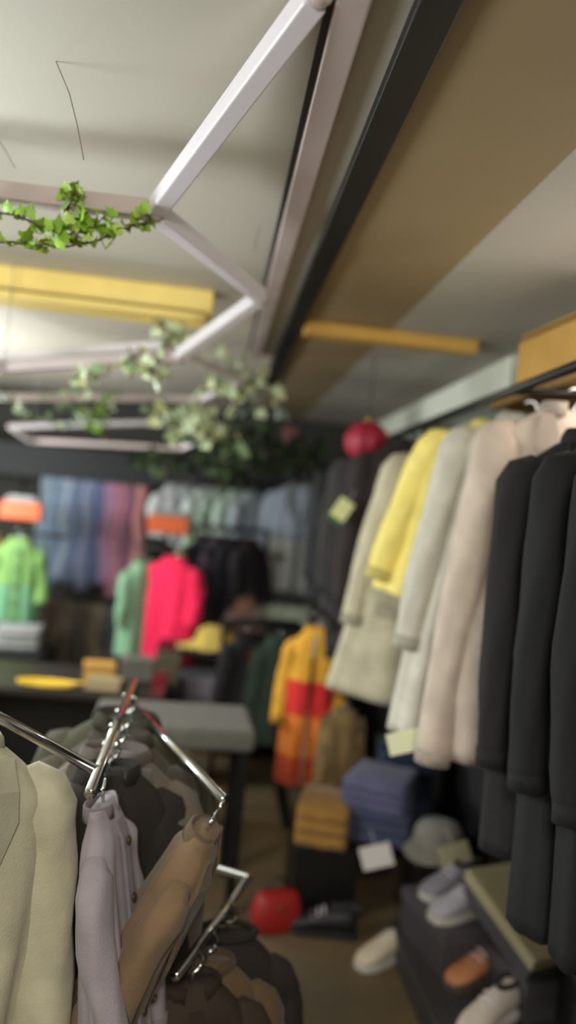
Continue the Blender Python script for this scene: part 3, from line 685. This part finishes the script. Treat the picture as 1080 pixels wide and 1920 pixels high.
# red bag on the floor
rg = PZ(515, 1740, .0)
t = thing('handbag', 'small red handbag standing on the brown floor', 'bag', (rg.x, rg.y, 0), R(15))
bm = NB(); rings = []
for z, w, d in ((0, .085, .045), (.01, .095, .052), (.07, .098, .05), (.12, .085, .035), (.14, .07, .02)):
    rings.append([Vector((w * math.copysign(abs(math.cos(a)) ** .6, math.cos(a)), d * math.copysign(abs(math.sin(a)) ** .6, math.sin(a)), z)) for a in [2 * math.pi * k / 32 for k in range(32)]])
loft(bm, rings); obj('pouch', bm, mat('red_leather', (160, 30, 28), .5, 0, .08), t, True)
bm = NB(); tube(bm, [(.05 * math.cos(R(a)), 0, .13 + .06 * math.sin(R(a))) for a in range(0, 181, 15)], .005, 8); obj('handle', bm, mat('black_leather', (30, 24, 24), .4), t, True)
bm = NB(); box(bm, (0, -.05, .1), (.02, .006, .02)); obj('clasp', bm, gold, t, bevel=.002)
shoe('black shoe lying beside the red handbag', Vector((rg.x + .17, rg.y - .02, 0)), R(80), (26, 22, 24), sole=(30, 28, 28))

# ------------------------------------------------------------------ near garment rack at lower left
ra, rb_ = PZ(188, 1440, H - .5), PZ(244, 1296, H - .5)
dirv = (rb_ - ra).normalized()
t = thing('garment_rack', 'chrome garment rack at lower left with hangers crowding its arm', 'clothes rack', (ra.x, ra.y, 0))
bm = NB(); e0, e1 = ra - dirv * .12, rb_ + dirv * .1; off = Vector((ra.x, ra.y, 0))
tube(bm, [e0 - off, e1 - off], .011, 14); obj('rail', bm, chrome, t, True)
bm = NB(); tube(bm, [e1 - off, Vector((e1.x - off.x, e1.y - off.y, .02))], .013, 12); obj('post', bm, black_metal, t, True)
la, lb = PZ(352, 1800, .62), PZ(442, 1680, .62); ld = (lb - la).normalized()
bm = NB(); tube(bm, [la - ld * .06 - off, lb + ld * .1 - off, Vector((e1.x, e1.y, .62)) - off], .010, 12); obj('lower_arm', bm, chrome, t, True)
f0, f1 = PZ(-60, 1925, .5), PZ(112, 1885, .5)
bm = NB(); bar(bm, f0 - off, f1 - off, .03, .02); obj('brass_bar', bm, gold, t, bevel=.004)
bm = NB(); tube(bm, [f1 - off, Vector((f1.x, f1.y, .02)) - off], .012, 10); obj('leg', bm, black_metal, t, True)
bm = NB(); tube(bm, [Vector((f1.x, f1.y, .02)) - off, Vector((e1.x, e1.y, .02)) - off], .015, 10); obj('foot_bar', bm, black_metal, t, True)
hgn = 'hangers on the near chrome rack'
def NJ(name, lab, cat, q, rz, rgb, **k):
    return jacket(name, lab, cat, ra.lerp(rb_, q), rz, rgb, hgroup=hgn, hang='chrome hanger holding the ' + lab, **k)
# cream jacket hanging on its own to the left
pc = PY(-70, 1318, 1.34)
jacket('jacket', 'cream jacket at the lower left edge', 'jacket', pc, R(18), (186, 180, 154), L=.5, hw=.155, dp=.085, sl=.46, style='lapel', seed=201, sw=.058, hang='chrome hanger holding the cream jacket', hgroup=hgn, flare=-.15, pocket=False)
bm = NB(); tube(bm, [pc - off + Vector((-.5, .0, 0)), pc - off + Vector((.02, 0, 0)), Vector((e0.x, e0.y, e0.z)) - off + dirv * .1], .010, 12); obj('side_arm', bm, chrome, t, True)
NJ('shirt', 'lavender grey shirt seen edge on', 'shirt', .02, R(82), (156, 146, 152), L=.5, hw=.1, dp=.03, sl=.42, style='shirt', seed=202, pitch=R(-9), pocket=False, sw=.036)
NJ('jacket', 'black jacket behind the lavender grey shirt', 'jacket', .3, R(30), (40, 34, 28), L=.62, hw=.15, dp=.05, sl=.5, style='zip', seed=203, pocket=False)
NJ('jacket', 'taupe jacket right of the lavender grey shirt', 'jacket', .5, R(-5), (104, 92, 82), L=.6, hw=.165, dp=.05, sl=.52, style='lapel', seed=204, pocket=False)
NJ('shirt', 'dark brown shirt fourth along the chrome arm', 'shirt', .7, R(-12), (70, 60, 48), L=.55, hw=.16, dp=.045, sl=.4, style='shirt', seed=205, pocket=False)
NJ('jacket', 'dark olive jacket at the far end of the chrome arm', 'jacket', .95, R(-20), (62, 58, 38), L=.5, hw=.2, dp=.05, sl=.4, style='zip', seed=206, pocket=False)
def LJ(name, lab, cat, q, rz, rgb, **k):
    return jacket(name, lab, cat, la.lerp(lb, q), rz, rgb, hgroup='hangers on the lower chrome arm', hang='chrome hanger holding the ' + lab, **k)
LJ('blouse', 'dark umber blouse at the near end of the lower chrome arm', 'blouse', .12, R(20), (58, 46, 34), L=.42, hw=.14, dp=.05, sl=.25, style='shirt', seed=211, pocket=False)
LJ('blouse', 'brown blouse in the middle of the lower chrome arm', 'blouse', .4, R(10), (100, 78, 52), L=.42, hw=.14, dp=.05, sl=.25, style='shirt', seed=212, pocket=False)
LJ('blouse', 'black brown blouse at the far end of the lower chrome arm', 'blouse', .85, R(5), (44, 36, 30), L=.42, hw=.14, dp=.05, sl=.25, style='tee', seed=213, pocket=False)
# tan coat leaning across
pt = PY(420, 1500, 1.42)
bm = NB(); tube(bm, [pt - off, Vector((e1.x, e1.y, pt.z)) - off], .010, 10); obj('short_arm', bm, chrome, t, True)
jacket('coat', 'tan coat leaning to the left across the rack', 'coat', pt, R(80), (122, 98, 72), L=.46, hw=.11, dp=.045, sl=.42, sw=.04, style='lapel', seed=220, pitch=R(24), pocket=False, hang='chrome hanger holding the tan coat', hgroup=hgn)

# ------------------------------------------------------------------ lights
def lamp(name, kind, loc, energy, color, size=.1, rot=None, size_y=None):
    d = bpy.data.lights.new(name, kind); d.energy = energy; d.color = color
    if kind == 'POINT': d.shadow_soft_size = size
    else:
        d.size = size
        if size_y: d.shape = 'RECTANGLE'; d.size_y = size_y
    o = bpy.data.objects.new(name, d); COL.objects.link(o); o.location = loc
    if rot: o.rotation_euler = rot
    return o
lamp('left_pendant', 'POINT', (-1.35, 1.45, 1.6), 44, (.87, .97, 1.0), .25)
lamp('rear_fill', 'POINT', (-1.75, 3.9, 1.6), 56, (.95, 1, 1), .2)  # unseen fill lamp, added to brighten the back ceiling and racks
lamp('near_ceiling_lamp', 'AREA', (-.1, -.7, 2.15), 23, (1, .95, .86), .5, (R(30), 0, 0))
lamp('right_fill', 'POINT', (1.02, 1.75, 1.98), 4.5, (1, .94, .84), .1)  # added fill out of view, lifts the right side of the ceiling
w = bpy.data.worlds.new('world'); S.world = w; w.use_nodes = True
w.node_tree.nodes['Background'].inputs['Color'].default_value = (.5, .5, .52, 1); w.node_tree.nodes['Background'].inputs['Strength'].default_value = .15

S.view_settings.view_transform = 'Standard'; S.view_settings.look = 'None'; S.view_settings.gamma = 1
S.view_settings.use_curve_mapping = False
S.view_settings.exposure = .92
